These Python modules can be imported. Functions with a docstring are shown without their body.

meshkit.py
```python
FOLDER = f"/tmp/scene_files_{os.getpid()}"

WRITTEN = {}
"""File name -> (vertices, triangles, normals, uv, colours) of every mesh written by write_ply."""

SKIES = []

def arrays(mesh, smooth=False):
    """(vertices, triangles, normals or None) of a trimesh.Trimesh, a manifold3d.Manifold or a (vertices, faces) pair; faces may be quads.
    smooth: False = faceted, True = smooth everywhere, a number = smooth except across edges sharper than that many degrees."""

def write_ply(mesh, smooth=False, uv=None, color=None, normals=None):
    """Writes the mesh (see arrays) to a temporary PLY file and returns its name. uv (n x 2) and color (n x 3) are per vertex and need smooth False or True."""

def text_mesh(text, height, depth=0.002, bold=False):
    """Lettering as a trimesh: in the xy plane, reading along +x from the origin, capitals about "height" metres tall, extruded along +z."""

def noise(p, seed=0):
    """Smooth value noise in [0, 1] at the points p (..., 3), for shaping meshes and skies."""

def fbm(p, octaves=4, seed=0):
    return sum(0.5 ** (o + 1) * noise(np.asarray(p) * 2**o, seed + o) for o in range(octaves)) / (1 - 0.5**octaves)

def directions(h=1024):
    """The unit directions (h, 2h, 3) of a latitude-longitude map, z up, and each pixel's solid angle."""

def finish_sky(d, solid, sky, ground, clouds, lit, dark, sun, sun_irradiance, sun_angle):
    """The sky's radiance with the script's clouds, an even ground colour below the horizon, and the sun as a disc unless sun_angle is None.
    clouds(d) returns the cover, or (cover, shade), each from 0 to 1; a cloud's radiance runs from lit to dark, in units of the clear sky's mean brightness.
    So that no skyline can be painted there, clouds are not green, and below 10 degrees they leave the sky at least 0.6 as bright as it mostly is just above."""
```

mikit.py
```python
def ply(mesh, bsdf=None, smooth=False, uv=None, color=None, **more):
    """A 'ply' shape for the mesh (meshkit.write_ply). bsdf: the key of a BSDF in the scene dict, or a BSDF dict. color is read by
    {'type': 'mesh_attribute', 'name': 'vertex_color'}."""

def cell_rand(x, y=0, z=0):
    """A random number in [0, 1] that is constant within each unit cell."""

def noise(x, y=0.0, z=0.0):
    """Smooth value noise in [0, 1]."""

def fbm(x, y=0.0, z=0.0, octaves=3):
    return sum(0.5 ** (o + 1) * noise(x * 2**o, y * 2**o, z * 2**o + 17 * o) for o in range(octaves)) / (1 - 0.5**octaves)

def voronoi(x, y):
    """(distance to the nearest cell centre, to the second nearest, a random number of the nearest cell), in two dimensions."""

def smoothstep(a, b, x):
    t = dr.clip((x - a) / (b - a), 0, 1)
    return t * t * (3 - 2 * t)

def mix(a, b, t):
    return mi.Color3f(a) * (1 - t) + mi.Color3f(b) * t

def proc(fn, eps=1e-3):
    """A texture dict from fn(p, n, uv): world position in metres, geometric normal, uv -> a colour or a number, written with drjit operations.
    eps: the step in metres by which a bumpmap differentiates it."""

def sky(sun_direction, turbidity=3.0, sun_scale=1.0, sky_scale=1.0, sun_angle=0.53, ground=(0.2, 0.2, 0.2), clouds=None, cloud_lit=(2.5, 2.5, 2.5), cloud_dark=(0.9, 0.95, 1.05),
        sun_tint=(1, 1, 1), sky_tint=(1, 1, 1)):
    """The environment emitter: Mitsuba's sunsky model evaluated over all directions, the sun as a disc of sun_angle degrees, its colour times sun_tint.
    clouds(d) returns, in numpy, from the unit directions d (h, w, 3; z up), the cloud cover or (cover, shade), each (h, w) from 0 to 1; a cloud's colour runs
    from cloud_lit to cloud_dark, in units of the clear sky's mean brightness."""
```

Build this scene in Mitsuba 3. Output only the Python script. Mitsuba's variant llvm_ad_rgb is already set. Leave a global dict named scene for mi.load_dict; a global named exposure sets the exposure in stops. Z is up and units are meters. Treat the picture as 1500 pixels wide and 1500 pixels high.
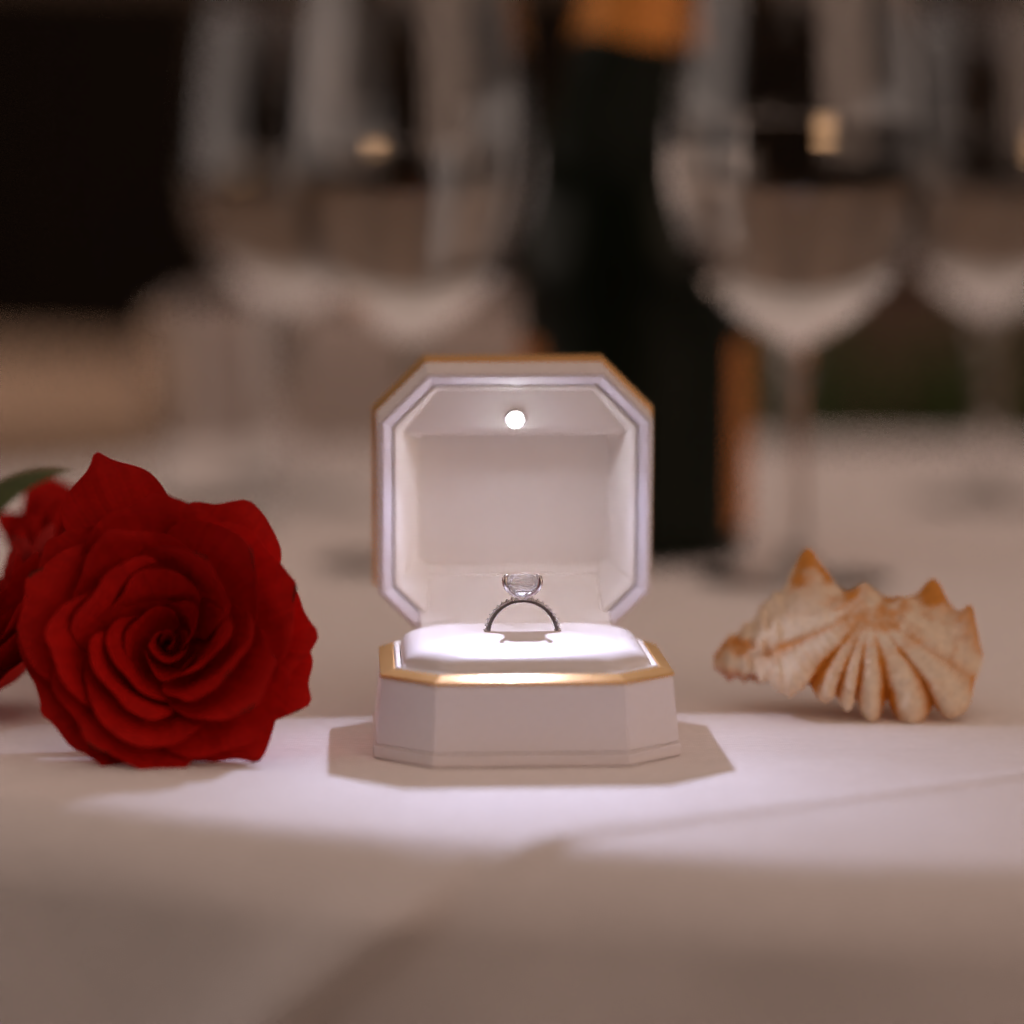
import math
import numpy as np, trimesh, drjit as dr, mitsuba as mi, mikit, meshkit
from mikit import proc, noise, fbm, smoothstep, mix

T = mi.ScalarTransform4f
scene, labels = {}, {}
MM = 0.001
RNG = np.random.default_rng(7)

# ------------------------------------------------------------------ camera, light, exposure
CAM = np.array([0.0, -0.755, 0.138])
PITCH = math.radians(6.0)
FWD = [0.0, math.cos(PITCH), -math.sin(PITCH)]
scene['camera'] = {
    'type': 'thinlens', 'fov': 19.43, 'fov_axis': 'x', 'near_clip': 0.05, 'far_clip': 60.0,
    'aperture_radius': 0.016, 'focus_distance': 0.7605,
    'to_world': T().look_at(origin=CAM.tolist(), target=(CAM + np.array(FWD)).tolist(), up=[0, 0, 1]),
}
exposure = 0.0
LAMP_WARM = [1.0, 0.72, 0.55]


def rgb(*c):
    return {'type': 'rgb', 'value': list(c)}


# unseen glowing panels, all well outside the picture, placed to light the table from overhead,
# from both sides and from behind the camera, and to show in the glasses
def lamp_rect(key, centre, target, sx, sy, radiance):
    scene[key] = {'type': 'rectangle', 'to_world': T().look_at(origin=list(centre), target=list(target), up=[0, 0.01, 1]).scale([sx, sy, 1]),
                  'bsdf': {'type': 'diffuse', 'reflectance': rgb(0.6, 0.6, 0.6)},
                  'emitter': {'type': 'area', 'radiance': rgb(*radiance)}}


lamp_rect('unseen_ceiling_lamp', (0.0, -2.0, 2.3), (0.0, -2.0, 0.0), 2.3, 3.5, [0.352, 0.250, 0.208])  # unseen ceiling panel, placed for the soft light on the table
lamp_rect('unseen_ceiling_lamp_001', (0.0, 3.05, 2.3), (0.0, 3.05, 0.0), 2.3, 1.5, [0.19, 0.138, 0.112])  # out of view, placed to lighten the lower bowls of the wine glasses
labels['unseen_ceiling_lamp_001'] = {'label': 'unseen dimmer ceiling panel over the far side, placed to lighten the glass bowls', 'category': 'lamp'}
labels['unseen_ceiling_lamp'] = {'label': 'unseen wide warm ceiling panel high above, lights the table', 'category': 'lamp'}
lamp_rect('unseen_light', (-2.6, 0.3, 0.75), (0, 0.3, 0.5), 1.5, 0.75, [0.80, 0.655, 0.59])  # unseen light source at left, placed for the pale bands in the glasses
labels['unseen_light'] = {'label': 'unseen wide bright panel on the left, placed to show in the left sides of the glasses', 'category': 'unseen_light'}
lamp_rect('unseen_light_001', (2.9, 0.6, 0.8), (0, 0.5, 0.4), 1.6, 0.8, [0.33, 0.25, 0.215])  # out of view at right, placed to lighten the right sides of the glasses
labels['unseen_light_001'] = {'label': 'unseen dimmer panel on the right, placed to show in the right sides of the glasses', 'category': 'unseen_light'}
lamp_rect('unseen_light_002', (3.0, -3.5, 1.15), (0, 0, 0.1), 2.2, 1.2, [1.30, 0.86, 0.66])  # unseen panel behind the camera, lights the hanging cloth and box front
labels['unseen_light_002'] = {'label': 'unseen wide warm panel behind the viewer, lights the hanging cloth and the fronts of things', 'category': 'unseen_light'}
# the lamp in the box lid throws a wide flat fan of light (azimuth, elevation in degrees): seven points on its small disc
LED_FAN = [(-52, -42, 0.30), (-40, -25, 0.38), (-18, -19, 1.05), (0, -20, 0.95), (18, -19, 1.05), (40, -25, 0.38), (52, -42, 0.30)]
LED_POWER = [0.0198, 0.0208, 0.0300]


# ------------------------------------------------------------------ materials
def bsdf(key, d, two=True):
    scene[key] = {'type': 'twosided', 'b': d} if two else d


def principled(color, rough, **k):
    return {'type': 'principled', 'base_color': color if isinstance(color, dict) else rgb(*color), 'roughness': rough, **k}


def cloth_color(p, n, uv):
    weave = 0.5 + 0.25 * (dr.sin(p.x * 11000.0) + dr.sin(p.y * 11000.0 + p.z * 11000.0))
    g = 0.88 + 0.05 * weave + 0.09 * fbm(p.x * 900, p.y * 900, p.z * 900) + 0.07 * noise(p.x * 160, p.y * 1500, p.z * 1500)
    return mi.Color3f(0.80, 0.765, 0.755) * g


def cloth_bump(p, n, uv):
    return (dr.sin(p.x * 11000.0) * dr.sin((p.y + p.z) * 11000.0) + 1.4 * fbm(p.x * 700, p.y * 700, p.z * 700)) * 1.0


bsdf('mat_cloth', {'type': 'bumpmap', 'arbitrary': {**proc(cloth_bump, eps=1e-4)}, 'scale': 0.00003,
                   'bsdf': principled(proc(cloth_color), 0.85, specular=0.2, sheen=0.25)})


def leather_bump(p, n, uv):
    return fbm(p.x * 2600, p.y * 2600, p.z * 2600, octaves=3)


def leather_color(p, n, uv):
    return mi.Color3f(0.80, 0.76, 0.76) * (0.95 + 0.07 * fbm(p.x * 1500, p.y * 1500, p.z * 1500))


bsdf('mat_leather', {'type': 'bumpmap', 'arbitrary': proc(leather_bump, eps=1e-4), 'scale': 0.00006,
                     'bsdf': principled(proc(leather_color), 0.45, specular=0.4)})
bsdf('mat_lining', {'type': 'bumpmap', 'arbitrary': proc(leather_bump, eps=1e-4), 'scale': 0.00005,
                    'bsdf': principled((0.82, 0.785, 0.725), 0.5, specular=0.35)})
bsdf('mat_pad', {'type': 'bumpmap', 'arbitrary': proc(leather_bump, eps=1e-4), 'scale': 0.00005,
                 'bsdf': principled((0.82, 0.79, 0.78), 0.38, specular=0.45)})
bsdf('mat_frame', principled((0.74, 0.71, 0.76), 0.22, specular=0.5, clearcoat=0.5, clearcoat_gloss=0.9))


def brushed(p, n, uv):
    return 0.26 + 0.12 * fbm(p.x * 400, p.y * 400, p.z * 4000)


bsdf('mat_gold', {'type': 'principled', 'base_color': rgb(0.78, 0.46, 0.17), 'metallic': 0.6, 'roughness': proc(brushed)})
bsdf('mat_white_gold', {'type': 'roughconductor', 'distribution': 'ggx', 'alpha': 0.05, 'eta': rgb(1.2, 1.3, 1.25), 'k': rgb(3.6, 3.3, 3.2)})
bsdf('mat_diamond', {'type': 'roughdielectric', 'distribution': 'ggx', 'alpha': 0.06, 'int_ior': 2.417, 'ext_ior': 1.0}, False)
bsdf('mat_socket_shade', principled((0.42, 0.41, 0.40), 0.35))  # grey stands in for the recess shade round the lid lamp


# ------------------------------------------------------------------ mesh helpers
def loft(loops, cap0=False, cap1=False, closed_u=True):
    loops = [np.asarray(l, float) for l in loops]
    n, m = len(loops[0]), len(loops)
    v = np.vstack(loops)
    f = []
    jn = n if closed_u else n - 1
    i = np.arange(m - 1)[:, None] * n
    j = np.arange(jn)[None, :]
    k = (j + 1) % n
    a, b, c, d = (i + j).ravel(), (i + k).ravel(), (i + n + k).ravel(), (i + n + j).ravel()
    f = [np.stack([a, b, c], 1), np.stack([a, c, d], 1)]
    extra = []
    base = len(v)
    if cap0:
        extra.append(loops[0].mean(0))
        f.append(np.stack([np.full(n, base), (np.arange(n) + 1) % n, np.arange(n)], 1))
        base += 1
    if cap1:
        extra.append(loops[-1].mean(0))
        o = (m - 1) * n
        f.append(np.stack([np.full(n, base), o + np.arange(n), o + (np.arange(n) + 1) % n], 1))
    if extra:
        v = np.vstack([v, extra])
    return trimesh.Trimesh(v, np.vstack(f), process=False)


def octo(hw, hd, c, r=0.8, k=4):
    """octagon outline (mm), counter-clockwise, corners rounded with radius r"""
    P = np.array([(hw, -hd + c), (hw, hd - c), (hw - c, hd), (-hw + c, hd), (-hw, hd - c), (-hw, -hd + c), (-hw + c, -hd), (hw - c, -hd)])
    out = []
    for i in range(8):
        a, p, b = P[i - 1], P[i], P[(i + 1) % 8]
        ua, ub = (a - p) / np.linalg.norm(a - p), (b - p) / np.linalg.norm(b - p)
        cosang = np.clip(ua @ ub, -1, 1)
        half = math.acos(cosang) / 2
        t = min(r / math.tan(half), 0.48 * np.linalg.norm(a - p), 0.48 * np.linalg.norm(b - p))
        for q in range(k + 1):
            s = q / k
            # quadratic curve is close enough to an arc for a 45 degree turn
            out.append((1 - s) ** 2 * (p + ua * t) + 2 * s * (1 - s) * p + s * s * (p + ub * t))
    return np.array(out)


def lathe(profile, seg=96, closed=False):
    p = np.asarray(profile, float)
    a = np.arange(seg) * 2 * np.pi / seg
    loops = [np.stack([r * np.cos(a), r * np.sin(a), np.full(seg, z)], 1) for r, z in p]
    return loft(loops)


def tube(points, radii, sides=10, cap=True):
    p = np.asarray(points, float)
    radii = np.broadcast_to(radii, (len(p),))
    t = np.gradient(p, axis=0)
    t /= np.linalg.norm(t, axis=1, keepdims=True) + 1e-12
    ref = np.array([0, 0, 1.0]) if abs(t[0, 2]) < 0.9 else np.array([1.0, 0, 0])
    loops = []
    a0 = np.cross(t[0], ref); a0 /= np.linalg.norm(a0)
    ang = np.arange(sides) * 2 * np.pi / sides
    for i in range(len(p)):
        a0 = a0 - t[i] * (a0 @ t[i]); a0 /= np.linalg.norm(a0)
        b0 = np.cross(t[i], a0)
        loops.append(p[i] + radii[i] * (np.cos(ang)[:, None] * a0 + np.sin(ang)[:, None] * b0))
    return loft(loops, cap0=cap, cap1=cap)


def spline(pts, n=40):
    from scipy.interpolate import CubicSpline
    pts = np.asarray(pts, float)
    s = np.r_[0, np.cumsum(np.linalg.norm(np.diff(pts, axis=0), axis=1))]
    return CubicSpline(s, pts)(np.linspace(0, s[-1], n))


def moved(mesh, M):
    m = mesh.copy()
    m.apply_transform(M)
    return m


def rotz(a, loc=(0, 0, 0)):
    M = np.eye(4)
    M[:2, :2] = [[math.cos(a), -math.sin(a)], [math.sin(a), math.cos(a)]]
    M[:3, 3] = loc
    return M


def basis(z, up=(0, 0, 1), loc=(0, 0, 0), roll=0.0):
    z = np.asarray(z, float); z /= np.linalg.norm(z)
    x = np.cross(up, z); x /= np.linalg.norm(x)
    y = np.cross(z, x)
    c, s = math.cos(roll), math.sin(roll)
    M = np.eye(4)
    M[:3, 0], M[:3, 1], M[:3, 2], M[:3, 3] = c * x + s * y, -s * x + c * y, z, loc
    return M


def numbered(name):
    if name not in scene and name not in labels and not any(k.startswith(name + '__') for k in scene):
        return name
    i = 1
    while f'{name}_{i:03d}' in scene or f'{name}_{i:03d}' in labels or any(k.startswith(f'{name}_{i:03d}__') for k in scene):
        i += 1
    return f'{name}_{i:03d}'


def thing(name, label, cat, group=None, kind=None):
    key = numbered(name)
    labels[key] = {'label': label, 'category': cat}
    if group: labels[key]['group'] = group
    if kind: labels[key]['kind'] = kind
    return key


def part(parent, name, mesh, mat, M=None, smooth=35, label=None, kind=None, **more):
    key = numbered(f'{parent}__{name}')
    m = moved(mesh, M) if M is not None else mesh
    scene[key] = mikit.ply(m, mat, smooth=smooth, **more)
    if label or kind:
        labels[key] = {}
        if label: labels[key]['label'] = label
        if kind: labels[key]['kind'] = kind
    return key


def S(mesh):  # millimetres to metres
    m = mesh.copy(); m.apply_scale(MM); return m


# ------------------------------------------------------------------ the setting: floor and far wall
scene['floor'] = {'type': 'rectangle', 'to_world': T().translate([0, 2, -0.75]).scale([6, 6, 1]), 'bsdf': {'type': 'diffuse', 'reflectance': rgb(0.05, 0.032, 0.022)}}
labels['floor'] = {'label': 'dark brown floor of the room', 'kind': 'structure'}


def wall_color(p, n, uv):
    g = 0.55 + 0.9 * fbm(p.x * 3, p.z * 0.6, 2.0)
    return mix((0.024, 0.015, 0.009), (0.42, 0.31, 0.23), smoothstep(0.535, 0.54, p.z)) * g  # tan upper part is out of view, chosen to lighten the glass bowls


bsdf('mat_wall', principled(proc(wall_color), 0.7, specular=0.15))
wall = [trimesh.creation.box([9, 0.1, 4.2], trimesh.transformations.translation_matrix([0, 4.65, 1.35]))]
for i, x in enumerate(np.arange(-4, 4.2, 0.52)):
    wall.append(trimesh.creation.box([0.07, 0.06, 4.2], trimesh.transformations.translation_matrix([x, 4.572, 1.35])))
scene['back_wall'] = mikit.ply(trimesh.util.concatenate(wall), 'mat_wall', smooth=False)
labels['back_wall'] = {'label': 'dark brown panelling far behind the table, tan above the view to lighten the glass bowls', 'kind': 'structure'}


# ------------------------------------------------------------------ tablecloth over a round table
TC, TR = np.array([161.0, 400.0]), 562.0


def seg_dist(x, y, pts):
    """distance to a polyline, signed side and position along"""
    best = np.full(x.shape, 1e9); side = np.zeros(x.shape); along = np.zeros(x.shape); acc = 0
    for a, b in zip(pts[:-1], pts[1:]):
        a, b = np.array(a, float), np.array(b, float)
        L = np.linalg.norm(b - a); u = (b - a) / L
        t = np.clip((x - a[0]) * u[0] + (y - a[1]) * u[1], 0, L)
        dx, dy = x - a[0] - t * u[0], y - a[1] - t * u[1]
        d = np.hypot(dx, dy)
        m = d < best
        best[m] = d[m]; side[m] = np.sign(u[0] * dy - u[1] * dx)[m]; along[m] = (acc + t)[m]
        acc += L
    return best, side, along


def tablecloth():
    front = math.atan2(-538, -161)
    th = np.r_[np.linspace(-0.42, 0.42, 620), np.linspace(0.42, 2 * np.pi - 0.42, 320)[1:-1]] + front
    rho, drop = 20.0, 260.0
    s1, s2, s3 = np.linspace(4, TR - 260, 20)[:-1], np.linspace(TR - 260, TR - rho, 150)[:-1], np.linspace(0, 1, 16)
    s4 = np.r_[np.linspace(0, 60, 34)[1:], np.linspace(60, drop, 26)[1:]]
    R, Z, D = [], [], []
    for s in np.r_[s1, s2]: R.append(s); Z.append(0.0); D.append(0)
    for s in s3: R.append(TR - rho + rho * math.sin(s * math.pi / 2)); Z.append(-rho + rho * math.cos(s * math.pi / 2)); D.append(0)
    for s in s4: R.append(TR); Z.append(-rho - s); D.append(s)
    R, Z, D = map(np.array, (R, Z, D))
    th2, R2 = np.meshgrid(th, R)
    Z2, D2 = np.repeat(Z[:, None], len(th), 1), np.repeat(D[:, None], len(th), 1)
    rel = th2 - front
    # hanging folds: grow with the drop
    fold = (10 * np.sin(rel * 19 + 0.6) + 6 * np.sin(rel * 31 + 1.9) + 4 * np.sin(rel * 47)) * np.clip(D2 / 170, 0, 1) ** 1.3
    R2 = R2 + fold + 3.0 * np.clip(D2 / 60, 0, 1)
    X, Y = TC[0] + R2 * np.cos(th2), TC[1] + R2 * np.sin(th2)
    top = np.clip(1 + Z2 / 14.0, 0, 1)
    # pressed crease running over the top to the edge
    d, side, al = seg_dist(X, Y, [(-12, -139), (0, -130), (20, -113), (55, -91), (122, -49), (260, 46), (420, 170)])
    prof = np.exp(-(d / np.where(side > 0, 5.0, 2.6)) ** 2) * 1.7 + np.exp(-(d / 15.0) ** 2) * 0.4
    Z2 = Z2 + prof * top * np.clip(0.75 + 0.25 * np.cos(al / 40), 0, 1)
    # it goes on as a soft diagonal fold down the hanging side
    d2, side2, al2 = seg_dist(X, Z2, [(-8, 2), (-22, -14), (-45, -35), (-80, -75), (-120, -140)])
    near = (Y < TC[1]) * (1 - top)
    out = (np.exp(-(d2 / np.where(side2 < 0, 12.0, 4.2)) ** 2) * 6.0 + np.exp(-(d2 / 22.0) ** 2) * 1.6) * near
    # steeper on its right side
    R3 = out
    nx, ny = np.cos(th2), np.sin(th2)
    X, Y = X + nx * R3, Y + ny * R3
    # slight unevenness of starched cloth
    P = np.stack([X, Y, Z2], -1)
    w = (meshkit.fbm(P / 70.0, 3, seed=3) - 0.5) * 1.2 + (meshkit.fbm(P / 20.0, 3, seed=9) - 0.5) * 0.4
    flat = np.clip((np.hypot(X, Y) - 48) / 40, 0, 1)
    Z2 = Z2 + w * top * (0.25 + 0.75 * flat)
    R4 = (meshkit.fbm(P / 60.0, 3, seed=5) - 0.5) * 5 * (1 - top)
    X, Y = X + nx * R4, Y + ny * R4
    loops = [np.stack([X[i], Y[i], Z2[i]], 1) for i in range(len(R))]
    return loft(loops, cap0=True)


scene['tablecloth'] = mikit.ply(S(tablecloth()), 'mat_cloth', smooth=True)
labels['tablecloth'] = {'label': 'white tablecloth with a pressed crease draped over the round table', 'category': 'tablecloth'}


# ------------------------------------------------------------------ the ring box
YAW = math.radians(2.9)
BOX = rotz(YAW, (2.7 * MM, 0, 2 * MM))
box = thing('ring_box', 'open white octagonal ring box with gold rim and lit lid', 'ring box')
CH = 13.0


def ring_loops(profile, chamfer=CH, base=36.2, r=0.8):
    """closed band: profile of (half width, z)"""
    loops = []
    for hw, z in profile:
        c = max(chamfer + (hw - base) * 0.586, 2)
        o = octo(hw, hw, c, r)
        loops.append(np.c_[o, np.full(len(o), z)])
    return loops


body = loft(ring_loops([(36.3, 1.6), (37.6, 1.75), (37.55, 2.4), (36.1, 17.7), (35.8, 18.05), (33, 18.1)]), cap0=True, cap1=True)
part(box, 'body', S(body), 'mat_leather', BOX)
plinth = loft(ring_loops([(37.4, -1.95), (38.0, -1.65), (38.2, -1.1), (38.2, 0.9), (38.05, 1.3), (37.6, 1.55), (34, 1.58)]), cap0=True, cap1=True)
part(box, 'plinth', S(plinth), 'mat_leather', BOX)
rim = loft(ring_loops([(32.7, 18.12), (36.1, 18.14), (36.5, 18.28), (36.55, 18.7), (36.4, 18.95), (33.5, 20.05), (33.1, 20.15), (32.75, 20.05), (32.7, 18.12)]))
part(box, 'gold_rim', S(rim), 'mat_gold', BOX, smooth=25, label='gold bevelled rim of the base')
liner = loft(ring_loops([(31.2, 18.13), (32.66, 18.13), (32.66, 20.1), (32.3, 20.5), (31.6, 20.5), (31.2, 20.2), (31.2, 18.13)], r=1.5))
part(box, 'liner', S(liner), 'mat_lining', BOX)


def cushion():
    loops = []
    prof = [(31.0, 18.12), (30.95, 19.9)]
    for t in np.linspace(0, math.pi / 2, 16):
        prof.append((30.95 - 6.8 * (1 - math.cos(t)), 20.0 + 4.6 * math.sin(t)))
    for t in np.linspace(0, 1, 14)[1:]:
        prof.append((24.15 * (1 - t) + 0.3, 24.6 + 1.95 * (1 - (1 - t) ** 1.7)))
    for hw, z in prof:
        c = max((CH + (hw - 36.2) * 0.586) * min(1, hw / 20), 0.1)
        # rounder corners the higher up
        o = octo(hw, hw, c, min(2 + (z - 18) * 1.4, hw * 0.5))
        loops.append(np.c_[o, np.full(len(o), z)])
    m = loft(loops, cap1=True)
    v = np.array(m.vertices)
    # a slit pressed into the pad along the ring's line
    d = np.abs(v[:, 1])
    v[:, 2] -= 0.25 * np.exp(-(d / 1.5) ** 2) * (np.abs(v[:, 0]) < 14) * (v[:, 2] > 25)
    m.vertices = v
    return m


part(box, 'cushion', S(cushion()), 'mat_pad', BOX, smooth=True, label='puffed white cushion that holds the ring')

# the lid: local frame u = across, v = up from its centre, w = depth away from the viewer
LID_Y, LID_Z, LEAN = 33.5, 54.2, math.radians(5.0)
cl, sl = math.cos(LEAN), math.sin(LEAN)
LIDM = np.eye(4)
LIDM[:3, 0], LIDM[:3, 1], LIDM[:3, 2] = (1, 0, 0), (0, -sl, cl), (0, cl, sl)
LIDM[:3, 3] = (0, LID_Y * MM, LID_Z * MM)
LID = BOX @ LIDM
HW = 36.3
lid = part(box, 'lid', S(loft(ring_loops([(HW - 0.5, 0.3), (HW, 0.7), (HW + 0.1, 2), (HW + 0.5, 15.6), (HW + 0.2, 15.9), (20, 15.95)]), cap1=True)), 'mat_leather', LID)
part(lid, 'gold_band', S(loft(ring_loops([(30, 16.0), (HW + 1.1, 16.0), (HW + 1.5, 16.3), (HW + 1.7, 21.6), (HW + 1.2, 22.2), (30, 22.2)]), cap0=True, cap1=True)), 'mat_gold', LID, label='gold edge round the back of the lid')
part(lid, 'frame', S(loft(ring_loops([(HW - 0.55, 1.2), (HW - 0.55, 0.25), (HW - 0.8, 0.0), (HW - 1.25, 0.0), (HW - 1.5, 0.15), (HW - 3.35, 1.6), (HW - 3.6, 2.0), (HW - 3.6, 3.6)]))), 'mat_frame', LID, smooth=25)


def tray():
    fr = octo(32.4, 32.4, CH - 3.6 * 0.586, 1.2)
    bk = octo(25.7, 18.4, 2.2, 2.0)
    bk[:, 1] += 0.0
    loops = [np.c_[fr, np.full(len(fr), 3.4)], np.c_[fr * 0.997, np.full(len(fr), 2.75)], np.c_[fr * 0.985, np.full(len(fr), 2.6)], np.c_[fr * 0.965, np.full(len(fr), 3.0)]]
    for t in np.linspace(0.06, 0.92, 12):
        loops.append(np.c_[fr * 0.96 * (1 - t) + bk * t, np.full(len(fr), 3.1 + 11 * t)])
    for t, w in ((0.97, 14.0), (0.995, 14.35)):
        loops.append(np.c_[fr * 0.96 * (1 - t) + bk * t, np.full(len(fr), w)])
    loops.append(np.c_[bk * 0.97, np.full(len(fr), 14.5)])
    return loft(loops, cap1=True)


part(lid, 'lining', S(tray()), 'mat_lining', LID, smooth=30, label='white padded lining inside the lid')
# hinge lining: the strip of lining that runs out of the lid over its frame down to the cushion
sec = spline([(-19.3, 14.4), (-22.6, 10.9), (-26.4, 6.6), (-29.8, 2.0), (-31.6, -0.9), (-34.0, -1.9), (-37.0, -2.2)], 30)
nrm = np.gradient(sec, axis=0); nrm = np.c_[nrm[:, 1], -nrm[:, 0]]; nrm /= np.linalg.norm(nrm, axis=1, keepdims=True)
loops = []
for u in (-25.4, -25.0, 25.0, 25.4):
    th_ = 0.35 if abs(u) > 25.2 else 0.6
    o = np.r_[sec + nrm * th_, (sec - nrm * th_)[::-1]]
    loops.append(np.c_[np.full(len(o), u), o])
part(lid, 'hinge_lining', S(loft(loops, cap0=True, cap1=True)), 'mat_lining', LID, smooth=40)

# the lamp housing: a padded block across the top of the lining, and the lamp in it
import manifold3d as m3
hp = [(33.5, 3.0), (31.5, 3.12), (21.0, 5.2), (19.8, 5.7), (19.0, 6.6), (18.5, 7.9), (18.2, 9.6), (18.1, 15.0), (33.0, 15.0)]
blk = m3.Manifold.extrude(m3.CrossSection([hp[::-1]]), 70.0).to_mesh()
bv = np.array(blk.vert_properties[:, :3])
bv = np.stack([bv[:, 2] - 35.0, bv[:, 0], bv[:, 1]], 1)
lim = octo(32.1, 32.1, CH - 3.9 * 0.586, 1.2)
clip_ = m3.Manifold.extrude(m3.CrossSection([lim]), 14.0).translate([0, 0, 2.0])
tri = trimesh.Trimesh(bv, blk.tri_verts, process=False)
if tri.volume < 0: tri.invert()
hm = (m3.Manifold(m3.Mesh(np.asarray(tri.vertices, np.float32), np.asarray(tri.faces, np.uint32))) ^ clip_).to_mesh()
part(lid, 'lamp_housing', S(trimesh.Trimesh(hm.vert_properties[:, :3], hm.tri_verts, process=False)), 'mat_lining', LID, smooth=30)
n_led = np.array([0, -0.30, -0.954])
c_led = np.array([0.0, 22.9, 4.75])
ML = LID @ np.block([[basis(n_led, up=(1, 0, 0))[:3, :3], (c_led * MM)[:, None]], [np.zeros((1, 3)), np.ones((1, 1))]])
prof = [(1.85 * math.cos(t), 0.15 + 1.1 * math.sin(t)) for t in np.linspace(0, math.pi / 2 - 0.02, 12)]
led = part(lid, 'lamp', S(loft([np.c_[r * np.cos(np.arange(32) * np.pi / 16), r * np.sin(np.arange(32) * np.pi / 16), np.full(32, z)] for r, z in [(1.85, -0.6)] + prof], cap1=True)), None, ML, smooth=True, label='small round white lamp shining in the top of the lid')
scene[led]['bsdf'] = {'type': 'diffuse', 'reflectance': rgb(0.7, 0.7, 0.7)}
scene[led]['emitter'] = {'type': 'area', 'radiance': rgb(500.0, 480.0, 580.0)}
for k, (az_, el_, w_) in enumerate(LED_FAN):
    az_, el_ = math.radians(az_) + YAW, math.radians(el_)
    e_ = np.array([math.sin(az_) * math.cos(el_), -math.cos(az_) * math.cos(el_), math.sin(el_)])
    o_ = (ML @ np.array([0.5 * MM * (k - 3) * (1 if k % 2 else 0.8), (0.9 if k % 2 else -0.9) * MM, 1.45 * MM, 1.0]))[:3]
    scene[f'lamp_beam_{k}'] = {'type': 'spot', 'to_world': T().look_at(origin=o_.tolist(), target=(o_ + e_).tolist(), up=[0, 0, 1]),
                               'intensity': rgb(*[c * w_ for c in LED_POWER]), 'beam_width': 14.0, 'cutoff_angle': 37.0}
part(led, 'socket_shade', S(lathe([(1.9, -0.9), (1.95, 0.12), (2.5, 0.22), (2.8, 0.02), (2.8, -0.9)], 40)), 'mat_socket_shade', ML)  # ring whose grey colour imitates shade in the lamp recess

# ------------------------------------------------------------------ the ring
RX, RZ, RI = 2.7, 27.1, 8.25
RING = np.eye(4); RING[:3, 3] = (RX * MM, 0.0, RZ * MM)
RING = RING @ rotz(math.radians(2.0)) @ trimesh.transformations.rotation_matrix(math.radians(-6.0), [1, 0, 0])
ring = thing('ring', 'white gold engagement ring with a large clear diamond standing in the cushion', 'ring')


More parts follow.
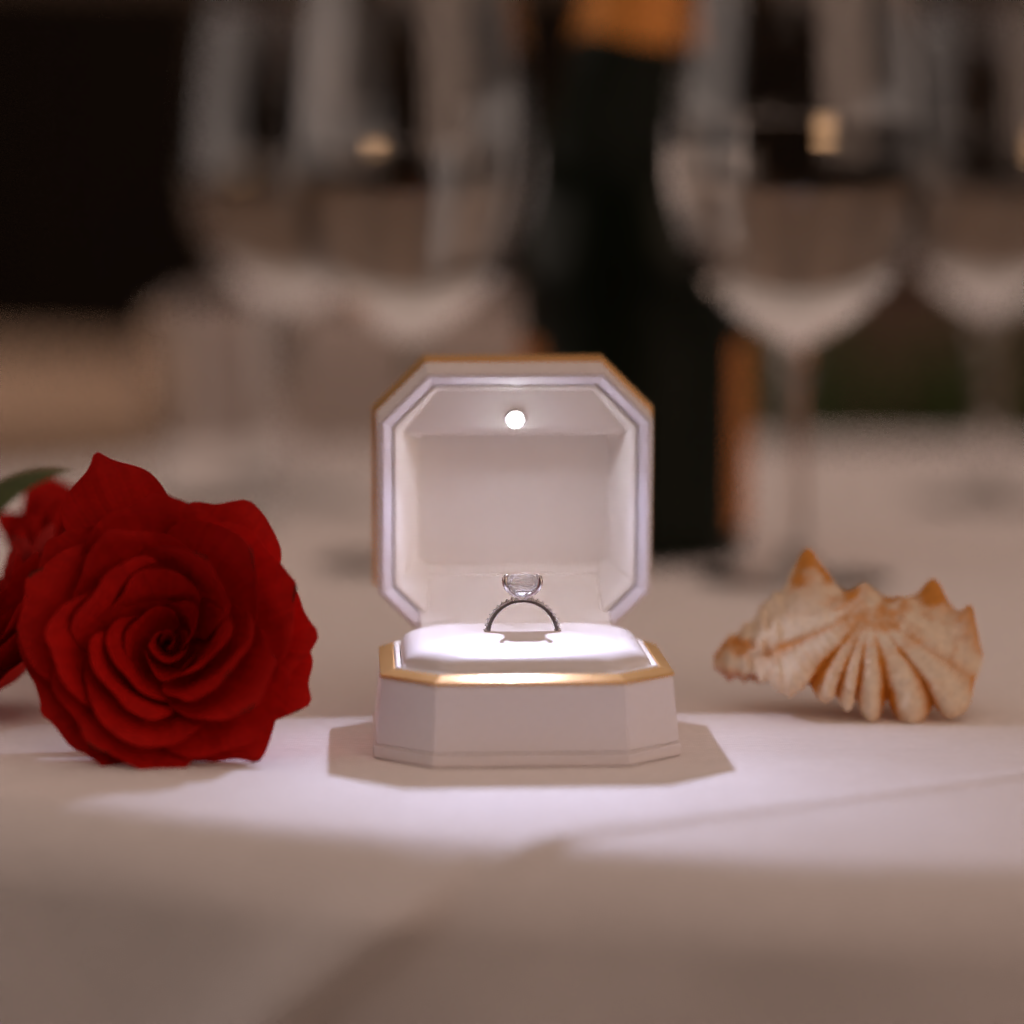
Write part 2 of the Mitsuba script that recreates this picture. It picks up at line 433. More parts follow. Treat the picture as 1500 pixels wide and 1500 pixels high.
def shank():
    loops = []
    for a in np.linspace(0, 2 * np.pi, 181)[:-1]:
        up = 0.5 + 0.5 * math.sin(a)
        ro = RI + 1.1 - 0.35 * max(0, math.sin(a)) ** 4
        hw = 0.95
        sec = [(RI, -hw * 0.86), (RI, hw * 0.86), (RI + 0.14, hw), (ro - 0.06, hw), (ro, hw * 0.9), (ro, -hw * 0.9), (ro - 0.06, -hw), (RI + 0.14, -hw)]
        loops.append([(r * math.cos(a), y, r * math.sin(a)) for r, y in sec])
    loops.append(loops[0])
    return loft(loops)


part(ring, 'band', S(shank()), 'mat_white_gold', RING, smooth=20)


def cut_stone(hw, hd, c, zt, zg, zc, table=0.62, girdle=0.12):
    """a step-and-brilliant cut stone: table, crown, girdle and faceted pavilion, flat facets"""
    base = octo(hw, hd, c, 0.9 if hw > 1 else 0.2, k=2)
    base = base + 0.0
    N = len(base)
    mid = (base + np.roll(base, -1, 0)) / 2

    def tier(sc, z, half=False, kick=0.0):
        P = (mid if half else base) * sc
        q = 1 + kick * np.where(np.arange(N) % 2, 1, -1)
        return np.c_[P * q[:, None], np.full(N, z)]

    hz, pz = zt - zg - girdle, zg - girdle - zc
    loops = [tier(table, zt), tier((1 + table) / 2 + 0.05, zt - hz * 0.45, True, 0.03), tier(1.0, zg + girdle, False), tier(1.0, zg - girdle, False),
             tier(0.80, zg - girdle - pz * 0.30, True, 0.07), tier(0.55, zg - girdle - pz * 0.55, False, -0.10), tier(0.30, zg - girdle - pz * 0.80, True, 0.12), tier(0.03, zc, False)]
    return loft(loops[::-1], cap0=True, cap1=True)


part(ring, 'diamond', S(cut_stone(4.1, 3.7, 1.2, 15.4, 13.1, 9.5, table=0.66, girdle=0.35)), 'mat_diamond', RING, smooth=False, label='large clear cushion cut diamond in four claws')
for sx in (-1, 1):
    for sy in (-1, 1):
        pts = spline([(sx * 0.35, sy * 0.55, 8.8), (sx * 1.6, sy * 1.3, 9.9), (sx * 3.5, sy * 2.8, 11.2), (sx * 4.3, sy * 3.35, 12.7), (sx * 4.35, sy * 3.35, 14.6), (sx * 3.75, sy * 2.9, 15.3)], 26)
        rad = np.interp(np.linspace(0, 1, 26), [0, 0.4, 0.62, 0.9, 1.0], [0.36, 0.40, 0.58, 0.62, 0.30])
        part(ring, 'claw', S(tube(pts, rad, 12)), 'mat_white_gold', RING, smooth=True)
rail = octo(2.75, 2.3, 0.8, 0.5)
rail = np.vstack([rail, rail[:1]])
part(ring, 'gallery_rail', S(tube(np.c_[rail, np.full(len(rail), 11.25)], 0.28, 8)), 'mat_white_gold', RING, smooth=True)
stone = cut_stone(0.66, 0.66, 0.38, 0.36, 0.08, -0.5)
beads = []
for sgn in (-1, 1):
    for k in range(11):
        a = math.radians(90 + sgn * (11.5 + 8.3 * k))
        rr = RI + 0.8
        ez = np.array([math.cos(a), 0, math.sin(a)]); ex = np.array([math.sin(a), 0, -math.cos(a)])
        M = np.eye(4); M[:3, 0], M[:3, 1], M[:3, 2] = ex, (0, 1, 0), ez
        if np.linalg.det(M[:3, :3]) < 0: M[:3, 0] *= -1
        M[:3, 3] = ez * (rr + 0.16)
        part(ring, 'side_stone', S(moved(stone, M)), 'mat_diamond', RING, smooth=False)
        a2 = a + sgn * math.radians(4.15)
        ez2 = np.array([math.cos(a2), 0, math.sin(a2)])
        for y in (-0.66, 0.66):
            for da in (0.0,):
                a3 = a2 + math.radians(da)
                e3 = np.array([math.cos(a3), 0, math.sin(a3)])
                s_ = tube([e3 * (rr - 0.1) + [0, y, 0], e3 * (rr + 0.72) + [0, y, 0], e3 * (rr + 0.92) + [0, y * 0.96, 0]], [0.34, 0.32, 0.16], 8)
                beads.append(s_)
part(ring, 'bead_setting', S(trimesh.util.concatenate(beads)), 'mat_white_gold', RING, smooth=40, kind='stuff')

# ------------------------------------------------------------------ roses


def petal_color(p, n, uv):
    v = fbm(p.x * 260, p.y * 260, p.z * 260)
    fine = fbm(p.x * 1500, p.y * 1500, p.z * 1500)
    vein = noise(uv.x * 60.0, uv.y * 3.0, 5.0)
    c = mix((0.30, 0.003, 0.002), (0.55, 0.008, 0.0035), dr.clip(0.4 * v + 0.35 * fine + 0.3 * vein, 0, 1))
    # browned, dried spots at some petal tips
    dry = smoothstep(0.962, 0.99, uv.y) * smoothstep(0.13, 0.06, dr.abs(uv.x - 0.5)) * smoothstep(0.58, 0.7, noise(p.x * 170, p.y * 170, p.z * 170))
    return mix(c, (0.06, 0.012, 0.006), dry * 0.85)


def petal_bump(p, n, uv):
    return fbm(uv.x * 46.0, uv.y * 5.0, 3.0) + 0.6 * fbm(p.x * 1800, p.y * 1800, p.z * 1800)


bsdf('mat_petal', {'type': 'bumpmap', 'arbitrary': proc(petal_bump, eps=2e-4), 'scale': 0.00013,
                   'bsdf': principled(proc(petal_color), 0.7, specular=0.1, sheen=0.05, sheen_tint=1.0)})


def leaf_color(p, n, uv):
    return mix((0.035, 0.06, 0.015), (0.08, 0.11, 0.03), fbm(p.x * 150, p.y * 150, p.z * 150))


bsdf('mat_leaf', principled(proc(leaf_color), 0.5, specular=0.35))


def petal(R, rim_z, phi, W, rng, base_z=-26.0, r0=2.2, curl=0.0, point=0.0, tuck=0.05, belly=2.2, nu=26, nv=22, ruffle=0.6, thick=0.2):
    """one rose petal: a cupped sheet of real thickness. R, rim_z: where its rim lies; phi: azimuth; W: half width (radians)"""
    u = np.linspace(-1, 1, nu)[None, :]
    v = np.linspace(0, 1, nv)[:, None]
    edge = 1 - 0.20 * np.abs(u) ** 3.0 - 0.16 * np.abs(u) ** 8 + point * np.exp(-(np.abs(u) / 0.13) ** 1.3) * 0.55 + point * 0.9 * (1 - np.abs(u)) - 0.5 * point * np.abs(u)
    edge = edge + 0.022 * np.sin(u * 4.1 + rng.uniform(0, 6)) + 0.008 * np.sin(u * 11 + rng.uniform(0, 6))
    vv = v * edge
    widen = np.clip(0.45 + 0.75 * v ** 0.7, 0, 1) * (1 - 0.10 * v ** 6)
    ang = phi + W * u * widen
    rr = r0 + (R - r0) * (1 - (1 - np.clip(vv, 0, 1)) ** belly) * (0.55 + 0.45 * np.clip(vv, 0, 1.4))
    zz = base_z + (rim_z - base_z) * vv ** 0.92
    # rim rolled outwards
    k = np.clip((vv - 0.72) / 0.28, 0, 1.6)
    side = 0.35 + 0.65 * np.abs(u) ** 1.5
    rr = rr + curl * k ** 2 * (0.6 + 0.4 * side) * 5.0
    zz = zz - curl * k ** 2.4 * side * 5.2
    rr = rr * (1 + tuck * u) + ruffle * np.sin(u * 4.0 + rng.uniform(0, 6)) * v ** 2
    zz = zz + ruffle * np.sin(u * 3.1 + rng.uniform(0, 6)) * v ** 2 + rng.uniform(-0.6, 0.6)
    # faint midrib crease
    rr = rr + 0.35 * point * 4 * np.exp(-(u / 0.14) ** 2) * v
    P = np.stack([rr * np.cos(ang), rr * np.sin(ang), zz], -1)
    # living unevenness: the whole head is a little squashed and each petal buckles on its own
    lo = np.stack([meshkit.fbm(P / 16.0 + 9.0 * c, 2, seed=41 + c) - 0.5 for c in range(3)], -1)
    q = rng.uniform(0, 50, 3)
    hi = np.stack([meshkit.noise(P / 6.5 + q, seed=51 + c) - 0.5 for c in range(3)], -1)
    P = P + (lo * 4.6 + hi * 1.9) * (np.clip(v, 0, 1)[..., None] ** 1.2)
    du, dv = np.gradient(P, axis=1), np.gradient(P, axis=0)
    n = np.cross(du, dv); n /= np.linalg.norm(n, axis=-1, keepdims=True) + 1e-9
    th = thick * (0.35 + 0.65 * np.minimum(1, 4 * (1 - v))) * np.ones_like(u)
    A, B = P + n * th[..., None] * 0.5, P - n * th[..., None] * 0.5
    UV = np.stack([np.broadcast_to(u * 0.5 + 0.5, rr.shape), np.broadcast_to(v, rr.shape)], -1)
    # closed strip round the section: front row u forward, back row u backward
    loops = [np.vstack([A[i], B[i][::-1]]) for i in range(nv)]
    uv = [np.vstack([UV[i], UV[i][::-1]]) for i in range(nv)]
    loops.append(np.vstack([(A[-1] + B[-1]) / 2, ((A[-1] + B[-1]) / 2)[::-1]]))
    uv.append(uv[-1])
    return loft(loops), np.vstack(uv)


def rose(key, M, scale, outer, seed, inner=True, spin=0.0):
    rng = np.random.default_rng(seed)
    spec = []
    # tight heart
    for k in range(3):
        spec.append(dict(R=2.0 + 1.6 * k, rim_z=-12.5 + 1.2 * k, phi=spin + 2.3 * k, W=2.3 - 0.25 * k, r0=0.5 + 0.3 * k, tuck=0.28, belly=3.2, ruffle=0.15, curl=0.03))
    rows = [(3, 8.5, -8.0, 1.34, 0.05, 3.8, .26, 0), (3, 14.0, -2.5, 1.30, 0.12, 3.8, .22, 0.01), (4, 19.5, 2.0, 1.08, 0.24, 3.2, .16, 0.05), (5, 25.5, 1.4, 0.98, 0.38, 2.6, .12, 0.08), (5, 30.5, -3.4, 0.98, 0.48, 2.1, .09, 0.10)]
    off = spin
    for n, R, rz, W, curl, belly, tuck, pt in rows:
        for k in range(n):
            spec.append(dict(R=R * rng.uniform(0.95, 1.05), rim_z=rz + rng.uniform(-0.8, 0.8), phi=off + 2 * np.pi * (k + rng.uniform(-0.13, 0.13)) / n, W=W * rng.uniform(0.92, 1.08), curl=curl * rng.uniform(0.6, 1.3), belly=belly, tuck=tuck, ruffle=0.8, point=pt))
        off += 0.75 + rng.uniform(0, 0.4)
    for phi, R, rz, W, curl, point in outer:
        spec.append(dict(R=R, rim_z=rz, phi=phi, W=W, curl=curl, point=point, belly=2.0, tuck=0.04, ruffle=0.7))
    for s in spec:
        m, uv = petal(rng=rng, **s)
        m.apply_scale(scale * MM)
        part(key, 'petal', m, 'mat_petal', M, smooth=True, uv=uv)
    hb = lathe([(0.05, -21.5), (1.2, -22.5), (2.6, -25.5), (2.9, -28.0), (0.05, -28.8)], 24)
    hb.apply_scale(scale * MM)
    part(key, 'heart', hb, 'mat_petal', M, smooth=True, uv=np.full((len(hb.vertices), 2), 0.5))
    # calyx, sepals and stem behind the head
    cal = lathe([(0.1, -33), (3.2, -32.5), (5.0, -30), (5.0, -29.2), (0.1, -29.4)], 24)
    cal.apply_scale(scale * MM)
    ck = part(key, 'calyx', cal, 'mat_leaf', M, smooth=True)
    for k in range(5):
        a = spin + k * 2 * np.pi / 5
        c = spline([(4 * math.cos(a), 4 * math.sin(a), -30), (11 * math.cos(a), 11 * math.sin(a), -29), (19 * math.cos(a + .1), 19 * math.sin(a + .1), -33)], 12)
        m = tube(c, np.interp(np.linspace(0, 1, 12), [0, 0.3, 1], [1.2, 2.2, 0.15]), 8)
        m.apply_scale(scale * MM)
        part(ck, 'sepal', m, 'mat_leaf', M, smooth=True)


# main rose: outline of its outer petals taken round the head (azimuth seen from the camera, rim radius)
def az(dx, dy): return math.atan2(dy, dx)


outer1 = [
    (az(-15, 41), 44.5, -13, 0.47, 0.05, 0.22), (az(18, 29), 34.0, -9, 0.72, 0.4, 0.10), (az(34, 1), 31.5, -9, 0.70, 0.45, 0.10),
    (az(36, -17), 33.5, -12, 0.62, 0.5, 0.12), (az(21, -30), 33.0, -12, 0.66, 0.35, 0.08), (az(-9, -36), 36.5, -10, 0.70, 0.15, 0.07),
    (az(-31, -19), 33.0, -11, 0.68, 0.3, 0.07), (az(-36, 4), 32.5, -11, 0.66, 0.4, 0.08), (az(-28, 23), 33.5, -9, 0.66, 0.3, 0.10)]
r1 = thing('rose', 'large open red rose lying left of the ring box, facing the viewer', 'rose')
C1 = np.array([-84.8, -34.0, 33.0]) * MM
M1 = basis((0.05, -1.0, 0.32), loc=C1)
rose(r1, M1, 1.0, outer1, 11, spin=0.5)
st = spline([(-85.5, 10, 33), (-95, 45, 20), (-120, 90, 7), (-170, 140, 4.0), (-240, 190, 4.0)], 40)
part(r1, 'stem', S(tube(st, 2.6, 10)), 'mat_leaf', smooth=True)

outer2 = [(k * 2 * np.pi / 8 + 0.2, 33.5 + 2 * math.sin(3 * k), -11, 0.48, 0.4, 0.12) for k in range(8)]
r2 = thing('rose', 'second red rose cut off by the left edge, behind the large rose', 'rose')
M2 = basis((-0.8, -0.25, 0.55), loc=np.array([-141.0, 40.0, 29.0]) * MM)
rose(r2, M2, 0.80, outer2, 23, spin=1.3)
r3 = thing('rose', 'blurred red rose peeking out above the large rose, farthest back', 'rose')
M3 = basis((0.5, -0.6, 0.75), loc=np.array([-117.0, 95.0, 41.0]) * MM)
rose(r3, M3, 0.74, outer2, 31, spin=2.1)


def leaf_blade(path, width, up=(0, 0, 1), n=24, thick=0.4):
    c = spline(path, n)
    t = np.gradient(c, axis=0); t /= np.linalg.norm(t, axis=1, keepdims=True)
    s = np.cross(t, up); s /= np.linalg.norm(s, axis=1, keepdims=True)
    nn = np.cross(s, t)
    w = width * np.sin(np.pi * np.linspace(0.03, 0.985, n) ** 0.8)
    loops = []
    for i in range(n):
        q = []
        for k in np.linspace(-1, 1, 9): q.append(c[i] + s[i] * w[i] * k + nn[i] * (0.22 * w[i] * abs(k) + thick / 2))
        for k in np.linspace(1, -1, 9): q.append(c[i] + s[i] * w[i] * k + nn[i] * (0.22 * w[i] * abs(k) - thick / 2))
        loops.append(q)
    return loft(loops, cap0=True, cap1=True)


lf = thing('rose_leaf', 'curved green rose leaf above the rose at the left edge', 'leaf')
part(lf, 'blade', S(leaf_blade([(-156, 70, 30), (-151, 72, 46), (-140, 76, 57), (-124, 84, 61)], 4.0, up=(0.3, -0.8, 0.5))), 'mat_leaf', smooth=True)
part(lf, 'stalk', S(tube(spline([(-160, 100, 2), (-160, 80, 14), (-156, 70, 30)], 14), 1.0, 8)), 'mat_leaf', smooth=True)

# ------------------------------------------------------------------ the seashell
def seashell():
    NX, NT = 260, 300
    s = np.linspace(0, 1, NX)[:, None]
    th = np.linspace(0, 2 * np.pi, NT + 1)[None, :-1]      # 0 = towards the viewer, pi/2 = up
    x = -36 + 72 * s
    # body half height along its length: a narrow knobbly spire at the left, a full whorl, a blunt right end
    top = np.interp(s, [0, .06, .18, .32, .5, .7, .85, .95, 1], [2.0, 6.2, 10.2, 12.5, 13.0, 13.0, 11.5, 8.5, 0.5])
    dep = np.interp(s, [0, .05, .2, .4, .6, .8, .93, 1], [1.2, 4.5, 10, 15, 17, 16, 12, 0.5])
    zc = np.interp(s, [0, .2, .4, .6, .8, 1], [13.0, 16.8, 18.6, 18.0, 16.0, 14])
    ct, snn = np.cos(th), np.sin(th)
    r = 1.0 / np.sqrt((ct / dep) ** 2 + (snn / np.where(snn > 0, top, top * 0.85)) ** 2)
    phi = np.where(th > np.pi, th - 2 * np.pi, th)
    down = np.clip((0.95 - phi) / 1.5, 0, 1) * (np.abs(phi) < 2)
    al = np.degrees(np.arctan2(x - 5.0, 31.0 - (zc + 1.15 * r * snn)))
    al = al + 5.0 * np.sin(al / 21.0 + 0.8) + 3.0 * np.sin(al / 9.5 + 2.0)
    rho = np.hypot(x - 5.0, 31.0 - (zc + 1.15 * r * snn))
    rib = np.abs(np.cos(np.pi * (al - 6.0) / 20.0)) ** 0.8
    rib = 0.75 + (rib - 0.75) * np.clip((rho - 4) / 12, 0, 1) * (0.82 + 0.3 * np.sin(al / 13.0))
    lipmask = np.clip((s - 0.12) / 0.14, 0, 1) * np.clip((1.0 - s) / 0.06, 0, 1)
    # the lip flares out low at the front, then the shell turns in beneath it
    lip_at = np.interp(s, [0, .15, .4, .62, .8, 1], [-0.45, -0.5, -0.66, -0.92, -0.80, -0.6])
    flare = np.exp(-((phi - lip_at) / 0.50) ** 2) * (phi > lip_at) + np.exp(-((phi - lip_at) / 0.13) ** 2) * (phi <= lip_at)
    lift = np.interp(s, [0, .2, .45, .60, .72, .85, 1], [0.6, 1.0, 1.3, 1.9, 1.8, 1.6, 1.2])
    r = r * (1 + 0.02 * rib * lipmask) + flare * lipmask * (5.0 * lift + 6.8 * (rib - 0.60))
    r = r + 1.8 * (rib - 0.6) * lipmask * down ** 1.6
    hollow = np.exp(-((phi - lip_at + 0.55) / 0.32) ** 2)
    r = r - hollow * 5.0 * np.clip((s - .1) / .1, 0, 1) * np.clip((0.75 - s) / 0.12, 0, 1)
    # shoulder spikes
    for xs, ts, amp, wx, wt in [(0.345, 1.52, 13.5, 0.085, 0.36), (0.555, 1.10, 6.0, 0.055, 0.30), (0.815, 1.50, 8.5, 0.062, 0.40), (0.945, 0.95, 9.0, 0.050, 0.45), (0.69, 1.0, 4.0, 0.04, 0.3), (0.20, 1.45, 3.0, 0.03, 0.3)]:
        d = np.sqrt(((s - xs) / wx) ** 2 + ((th - ts) / wt) ** 2)
        r = r + amp * np.exp(-d ** 1.7)
    # beads of the spire
    bead = np.clip((0.30 - s) / 0.12, 0, 1) * np.clip((s - 0.01) / 0.03, 0, 1)
    r = r * (1 + 0.16 * bead * np.cos(s * 110) * (0.5 + 0.5 * np.cos(th * 8 + s * 60)))
    r = r + 0.28 * np.sin(rho * 2.6 + 2 * np.sin(al / 15)) * lipmask * down
    P0 = np.stack([x + 0 * th, r * ct, r * snn], -1)
    r = r + (meshkit.fbm(P0 / 5.5, 4, seed=2) - 0.5) * 2.8
    P = np.stack([x + 0 * th, -r * ct, zc + r * snn], -1)
    P[..., 2] = np.maximum(P[..., 2], 0.15)
    # dye: orange in the grooves and on the spike tips, cream on the ribs
    f1 = meshkit.fbm(P / 5.5, 4, seed=21); f2 = meshkit.fbm(P / 14.0, 3, seed=22)
    groove = np.clip(1.0 - rib * 1.3, 0, 1) * lipmask * np.clip(down * 1.3, 0, 1)
    tips = np.zeros_like(r)
    for xs, ts, amp, wx, wt in [(0.345, 1.50, 1.0, 0.05, 0.30), (0.555, 1.12, 0.4, 0.04, 0.2), (0.815, 1.45, 1.0, 0.07, 0.4), (0.95, 0.95, 1.0, 0.06, 0.5)]:
        tips += amp * np.exp(-(((s - xs) / wx) ** 2 + ((th - ts) / wt) ** 2))
    patch = np.clip((f1 * 0.5 + f2 * 0.5 - 0.46) * 7.0, 0, 1) * 0.95
    o = np.clip(1.5 * groove * (0.45 + f2) + tips * 0.9 + patch * (1 - rib * 0.8 * lipmask * np.clip(down * 1.4, 0, 1)), 0, 1)[..., None]
    under = np.exp(-((phi - lip_at + 0.6) / 0.34) ** 2)[..., None] * np.clip((0.75 - s) / .1, 0, 1)[..., None]
    col = (1 - o) * np.array([0.80, 0.67, 0.50]) + o * np.array([0.62, 0.25, 0.035])
    col = col * (0.86 + 0.28 * meshkit.fbm(P / 1.6, 3, seed=4)[..., None])
    rose_in = np.array([0.55, 0.22, 0.13])
    col = col * (1 - under) + rose_in * under
    loops = [P[i] for i in range(NX)]
    m = loft(loops, cap0=True, cap1=True)
    c = np.vstack([col.reshape(-1, 3), col[0].mean(0), col[-1].mean(0)])
    return m, c


bsdf('mat_shell', {'type': 'principled', 'base_color': {'type': 'mesh_attribute', 'name': 'vertex_color'}, 'roughness': 0.55, 'specular': 0.3})
sm, sc_ = seashell()
sm.apply_scale(MM)
sk = 'seashell'
scene[sk] = mikit.ply(moved(sm, rotz(math.radians(-3), np.array([90.5, 43.0, 0]) * MM)), 'mat_shell', smooth=True, color=np.clip(sc_, 0, 1))
labels[sk] = {'label': 'spiky cream and orange ribbed seashell lying right of the ring box', 'category': 'seashell'}

# ------------------------------------------------------------------ glasses with water
scene['mat_glass'] = {'type': 'dielectric', 'int_ior': 1.5, 'ext_ior': 1.0}
scene['mat_water_side'] = {'type': 'dielectric', 'int_ior': 1.333, 'ext_ior': 1.5}
scene['mat_water_top'] = {'type': 'dielectric', 'int_ior': 1.333, 'ext_ior': 1.0}
from scipy.interpolate import PchipInterpolator
ZB = np.array([84, 88, 96, 108, 125, 150, 175, 200, 223.0])
RB = np.array([0.6, 9, 21, 33, 42.5, 47, 46.3, 43.5, 39.5])
_rin = PchipInterpolator(ZB, RB - np.r_[0.55, np.full(8, 1.0)])


def wine_glass(x, y, level, glabel, wlabel):
    key = thing('wine_glass', glabel, 'wine glass', 'wine glasses behind the ring box')
    M = np.eye(4); M[:3, 3] = (x * MM, y * MM, 0)
    # foot, stem and the bowl's outside, over the lip and down the inside to the water line
    outer = [(0.02, 0.3), (30, 0.3), (35.2, 0.5), (36, 1.0), (35.2, 1.6), (28, 2.4), (14, 4.2), (6.5, 8), (4.4, 14), (3.7, 28), (3.5, 50), (3.9, 66), (5.2, 75), (8, 81.5)]
    outer += [(float(PchipInterpolator(ZB, RB)(z)), z) for z in np.r_[np.linspace(85.8, 100, 12), np.linspace(103, 222.4, 46)]]
    outer += [(39.2, 223.0), (38.8, 223.1)]
    inner = [(float(_rin(z)), z) for z in np.linspace(222.4, level, 24)]
    part(key, 'bowl', S(lathe(outer + inner, 128)), 'mat_glass', M, smooth=True)
    wk = thing('water', wlabel, 'water', 'water in the wine glasses')
    side = [(0.02, 84.3)] + [(float(_rin(z)), z) for z in np.r_[np.linspace(84.6, 100, 14), np.linspace(103, level, 20)]]
    part(wk, 'body', S(lathe(side, 128)), 'mat_water_side', M, smooth=True)
    r_l = side[-1][0]
    topp = [(r_l, level), (r_l - 0.6, level - 0.35), (r_l - 1.6, level - 0.5), (r_l * 0.5, level - 0.5), (0.02, level - 0.5)]
    part(wk, 'surface', S(lathe(topp, 128)), 'mat_water_top', M, smooth=True)
    return key


wine_glass(-38, 365, 157, 'large wine glass behind the left side of the open lid', 'water in the glass behind the left side of the lid')
wine_glass(-101, 615, 150, 'wine glass at far left, partly behind another glass', 'water in the far left wine glass')
wine_glass(102, 318, 165, 'large wine glass right of the dark bottle, above the seashell', 'water in the wine glass right of the bottle')
wine_glass(216, 600, 166, 'wine glass cut off by the right edge of the picture', 'water in the wine glass at the right edge')

tk = thing('tumbler', 'clear glass tumbler behind the large rose and left of the lid', 'tumbler')
tp = [(0.02, 0.2), (24, 0.2), (25.5, 1.0), (26, 3), (27.5, 40), (29.5, 92), (29.3, 93.2), (28.6, 93.2), (28.2, 92), (26.2, 40), (24.6, 14), (22.5, 10.5), (0.02, 9.5)]
part(tk, 'body', S(lathe(tp, 96)), 'mat_glass', rotz(0, (-0.124, 0.495, 0)), smooth=30)

# ------------------------------------------------------------------ bottle
bsdf('mat_bottle', principled((0.004, 0.007, 0.003), 0.3, specular=0.12))


def foil_color(p, n, uv):
    return mix((0.62, 0.22, 0.03), (0.70, 0.28, 0.05), fbm(p.x * 300, p.y * 300, p.z * 300))


bsdf('mat_foil', principled(proc(foil_color), 0.45, metallic=0.3))
bsdf('mat_label', principled((0.48, 0.17, 0.03), 0.6))
bt = thing('bottle', 'dark green bottle with orange foil neck standing behind the ring box', 'bottle')
MB = np.eye(4); MB[:3, 3] = (47 * MM, 396 * MM, 0)
bz = np.array([0.2, 1.5, 6, 20, 120, 138, 155, 170, 185, 200, 215, 240, 285, 292, 300]); br = np.array([30, 41, 43.6, 44, 44, 43.2, 39.5, 33.5, 27.8, 23.5, 20.6, 17.5, 14.6, 15.5, 15.5])
fb = PchipInterpolator(bz, br)
part(bt, 'glass', S(lathe([(0.02, 4)] + [(float(fb(z)), z) for z in np.r_[0.2, 0.8, 1.5, 3, 6, 12, 20, np.linspace(30, 300, 70)]] + [(0.02, 300)], 96)), 'mat_bottle', MB)
ang = np.arange(96) * 2 * np.pi / 96
wavy = 3.2 * np.cos(ang - math.radians(215)) + 1.5 * np.cos(ang * 3 + 1)
loops = []
for t in np.linspace(0, 1, 40):
    z = 195 + wavy * (1 - t) + 109 * t
    zz = np.clip(z, 0, 300)
    rr = fb(zz) + 0.35 + 0.25 * np.sin(ang * 23 + t * 9) * (1 - t)
    loops.append(np.c_[rr * np.cos(ang), rr * np.sin(ang), z])
part(bt, 'foil', S(loft(loops, cap1=True)), 'mat_foil', MB, label='orange foil round the neck')
la = np.radians(np.linspace(-36, 216, 80))
loops = [np.c_[44.25 * np.cos(la), 44.25 * np.sin(la), np.full(80, z)] for z in (13, 84)]
part(bt, 'label', S(loft(loops, closed_u=False)), 'mat_label', MB, label='orange paper label wrapped round the far side')

# ------------------------------------------------------------------ things behind: chair, neighbouring table, plant
bsdf('mat_chair', principled((0.52, 0.44, 0.40), 0.8, sheen=0.2))
bsdf('mat_wood', principled((0.09, 0.05, 0.03), 0.5))
ch = thing('chair', 'pale upholstered chair standing behind the wine glasses', 'chair')


def soft_box(w, d, h, r, n=10):
    import manifold3d as m3
    pts = [m3.Manifold.sphere(r, 24).translate([sx * (w / 2 - r), sy * (d / 2 - r), sz * (h / 2 - r)]) for sx in (-1, 1) for sy in (-1, 1) for sz in (-1, 1)]
    m = m3.Manifold.batch_hull(pts).to_mesh()
    return trimesh.Trimesh(m.vert_properties[:, :3], m.tri_verts, process=False)


MC = rotz(math.radians(-6), (-0.045, 1.30, 0))
back = soft_box(410, 70, 420, 33)
back.apply_translation([0, 0, -142])
part(ch, 'backrest', S(back), 'mat_chair', MC)
seat = soft_box(440, 430, 80, 30); seat.apply_translation([0, -30, -330])
part(ch, 'seat', S(seat), 'mat_chair', MC)
for sx in (-1, 1):
    for sy in (-1, 1):
        part(ch, 'leg', S(tube([(sx * 185, sy * 180 - 30, -350), (sx * 195, sy * 195 - 30, -748)], [20, 14], 12)), 'mat_wood', MC)

bsdf('mat_far_cloth', principled((0.60, 0.44, 0.32), 0.85, sheen=0.2))
ta = thing('table', 'neighbouring round table under a tan cloth at far left', 'table')
fa = np.arange(180) * 2 * np.pi / 180
loops = []
for s in np.linspace(0.02, 1, 12): loops.append(np.c_[720 * s * np.cos(fa), 720 * s * np.sin(fa), np.zeros(180)])
for t in np.linspace(0.1, 1, 8): loops.append(np.c_[(720 + 15 * math.sin(t * 1.57)) * np.cos(fa), (720 + 15 * math.sin(t * 1.57)) * np.sin(fa), np.full(180, -15 + 15 * math.cos(t * 1.57))])
for t in np.linspace(0.03, 1, 20):
    rr = 735 + 30 * t * np.sin(fa * 14) + 14 * t * np.sin(fa * 23 + 1)
    loops.append(np.c_[rr * np.cos(fa), rr * np.sin(fa), np.full(180, -15 - 685 * t)])
part(ta, 'cloth', S(loft(loops, cap0=True)), 'mat_far_cloth', rotz(0.4, (-0.95, 2.25, -0.045)), smooth=True)

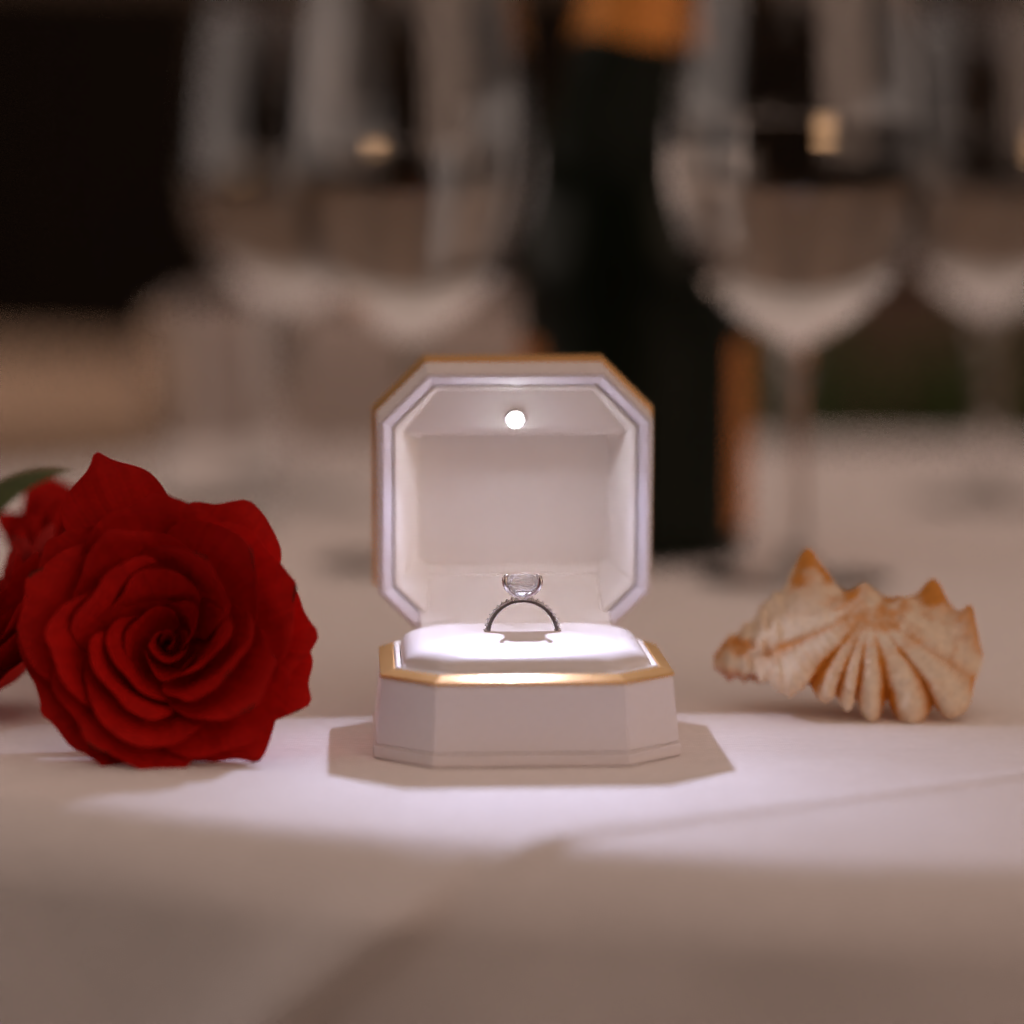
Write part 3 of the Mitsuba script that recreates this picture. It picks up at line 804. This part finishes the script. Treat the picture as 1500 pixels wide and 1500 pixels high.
bsdf('mat_board', principled((0.15, 0.092, 0.062), 0.6))
sb = thing('sideboard', 'brown wooden sideboard against the back of the room on the right', 'sideboard')
tb = trimesh.creation.box
tm = trimesh.transformations.translation_matrix
part(sb, 'carcass', S(tb([1500, 420, 760], tm([0, 0, -370]))), 'mat_board', rotz(0, (1.05, 2.9, 0)), smooth=False)
part(sb, 'top', S(tb([1560, 460, 30], tm([0, 0, 25.2]))), 'mat_board', rotz(0, (1.05, 2.9, 0)), smooth=False)
for k in range(4):
    part(sb, 'door', S(tb([350, 18, 640], tm([-549 + 366 * k, -219.5, -380]))), 'mat_board', rotz(0, (1.05, 2.9, 0)), smooth=False)
ln = thing('unseen_orange_lamp', 'unseen small orange lamp on a stand behind the dark bottle, placed to show in the glasses', 'unseen_orange_lamp')  # unseen glowing lamp, placed for the orange spots in the wine glasses
ML2 = rotz(0, (0.118, 2.1, 0))
gl = part(ln, 'shade', S(lathe([(18, 20), (58, 26), (66, 90), (58, 160), (18, 168)], 32)), None, ML2, smooth=True)
scene[gl]['bsdf'] = {'type': 'diffuse', 'reflectance': rgb(0.5, 0.4, 0.3)}
scene[gl]['emitter'] = {'type': 'area', 'radiance': rgb(0.62, 0.33, 0.15)}
part(ln, 'stand', S(lathe([(120, -749), (120, -735), (14, -715), (12, 0), (60, 6), (60, 18), (0.1, 19)], 32)), 'mat_wood', ML2)
pl = thing('plant', 'dark leafy plant behind the glasses on the right', 'plant')
part(pl, 'pot', S(lathe([(0.1, -750), (120, -748), (150, -420), (156, -410), (148, -405), (140, -440), (0.1, -445)], 48)), 'mat_wood', rotz(0, (0.33, 1.75, 0)))
prng = np.random.default_rng(5)
for k in range(26):
    a = prng.uniform(0, 2 * np.pi); L = prng.uniform(330, 520); sp = prng.uniform(60, 230)
    p = [(0, 0, -445), (sp * .3 * math.cos(a), sp * .3 * math.sin(a), -445 + L * .5), (sp * .75 * math.cos(a), sp * .75 * math.sin(a), -445 + L * .92), (sp * 1.3 * math.cos(a), sp * 1.3 * math.sin(a), -445 + L * 0.9)]
    part(pl, 'leaf', S(leaf_blade(p, prng.uniform(20, 32), up=(math.cos(a + 1.57), math.sin(a + 1.57), 0.2), n=16, thick=0.8)), 'mat_leaf', rotz(0, (0.33, 1.75, 0)), smooth=True)
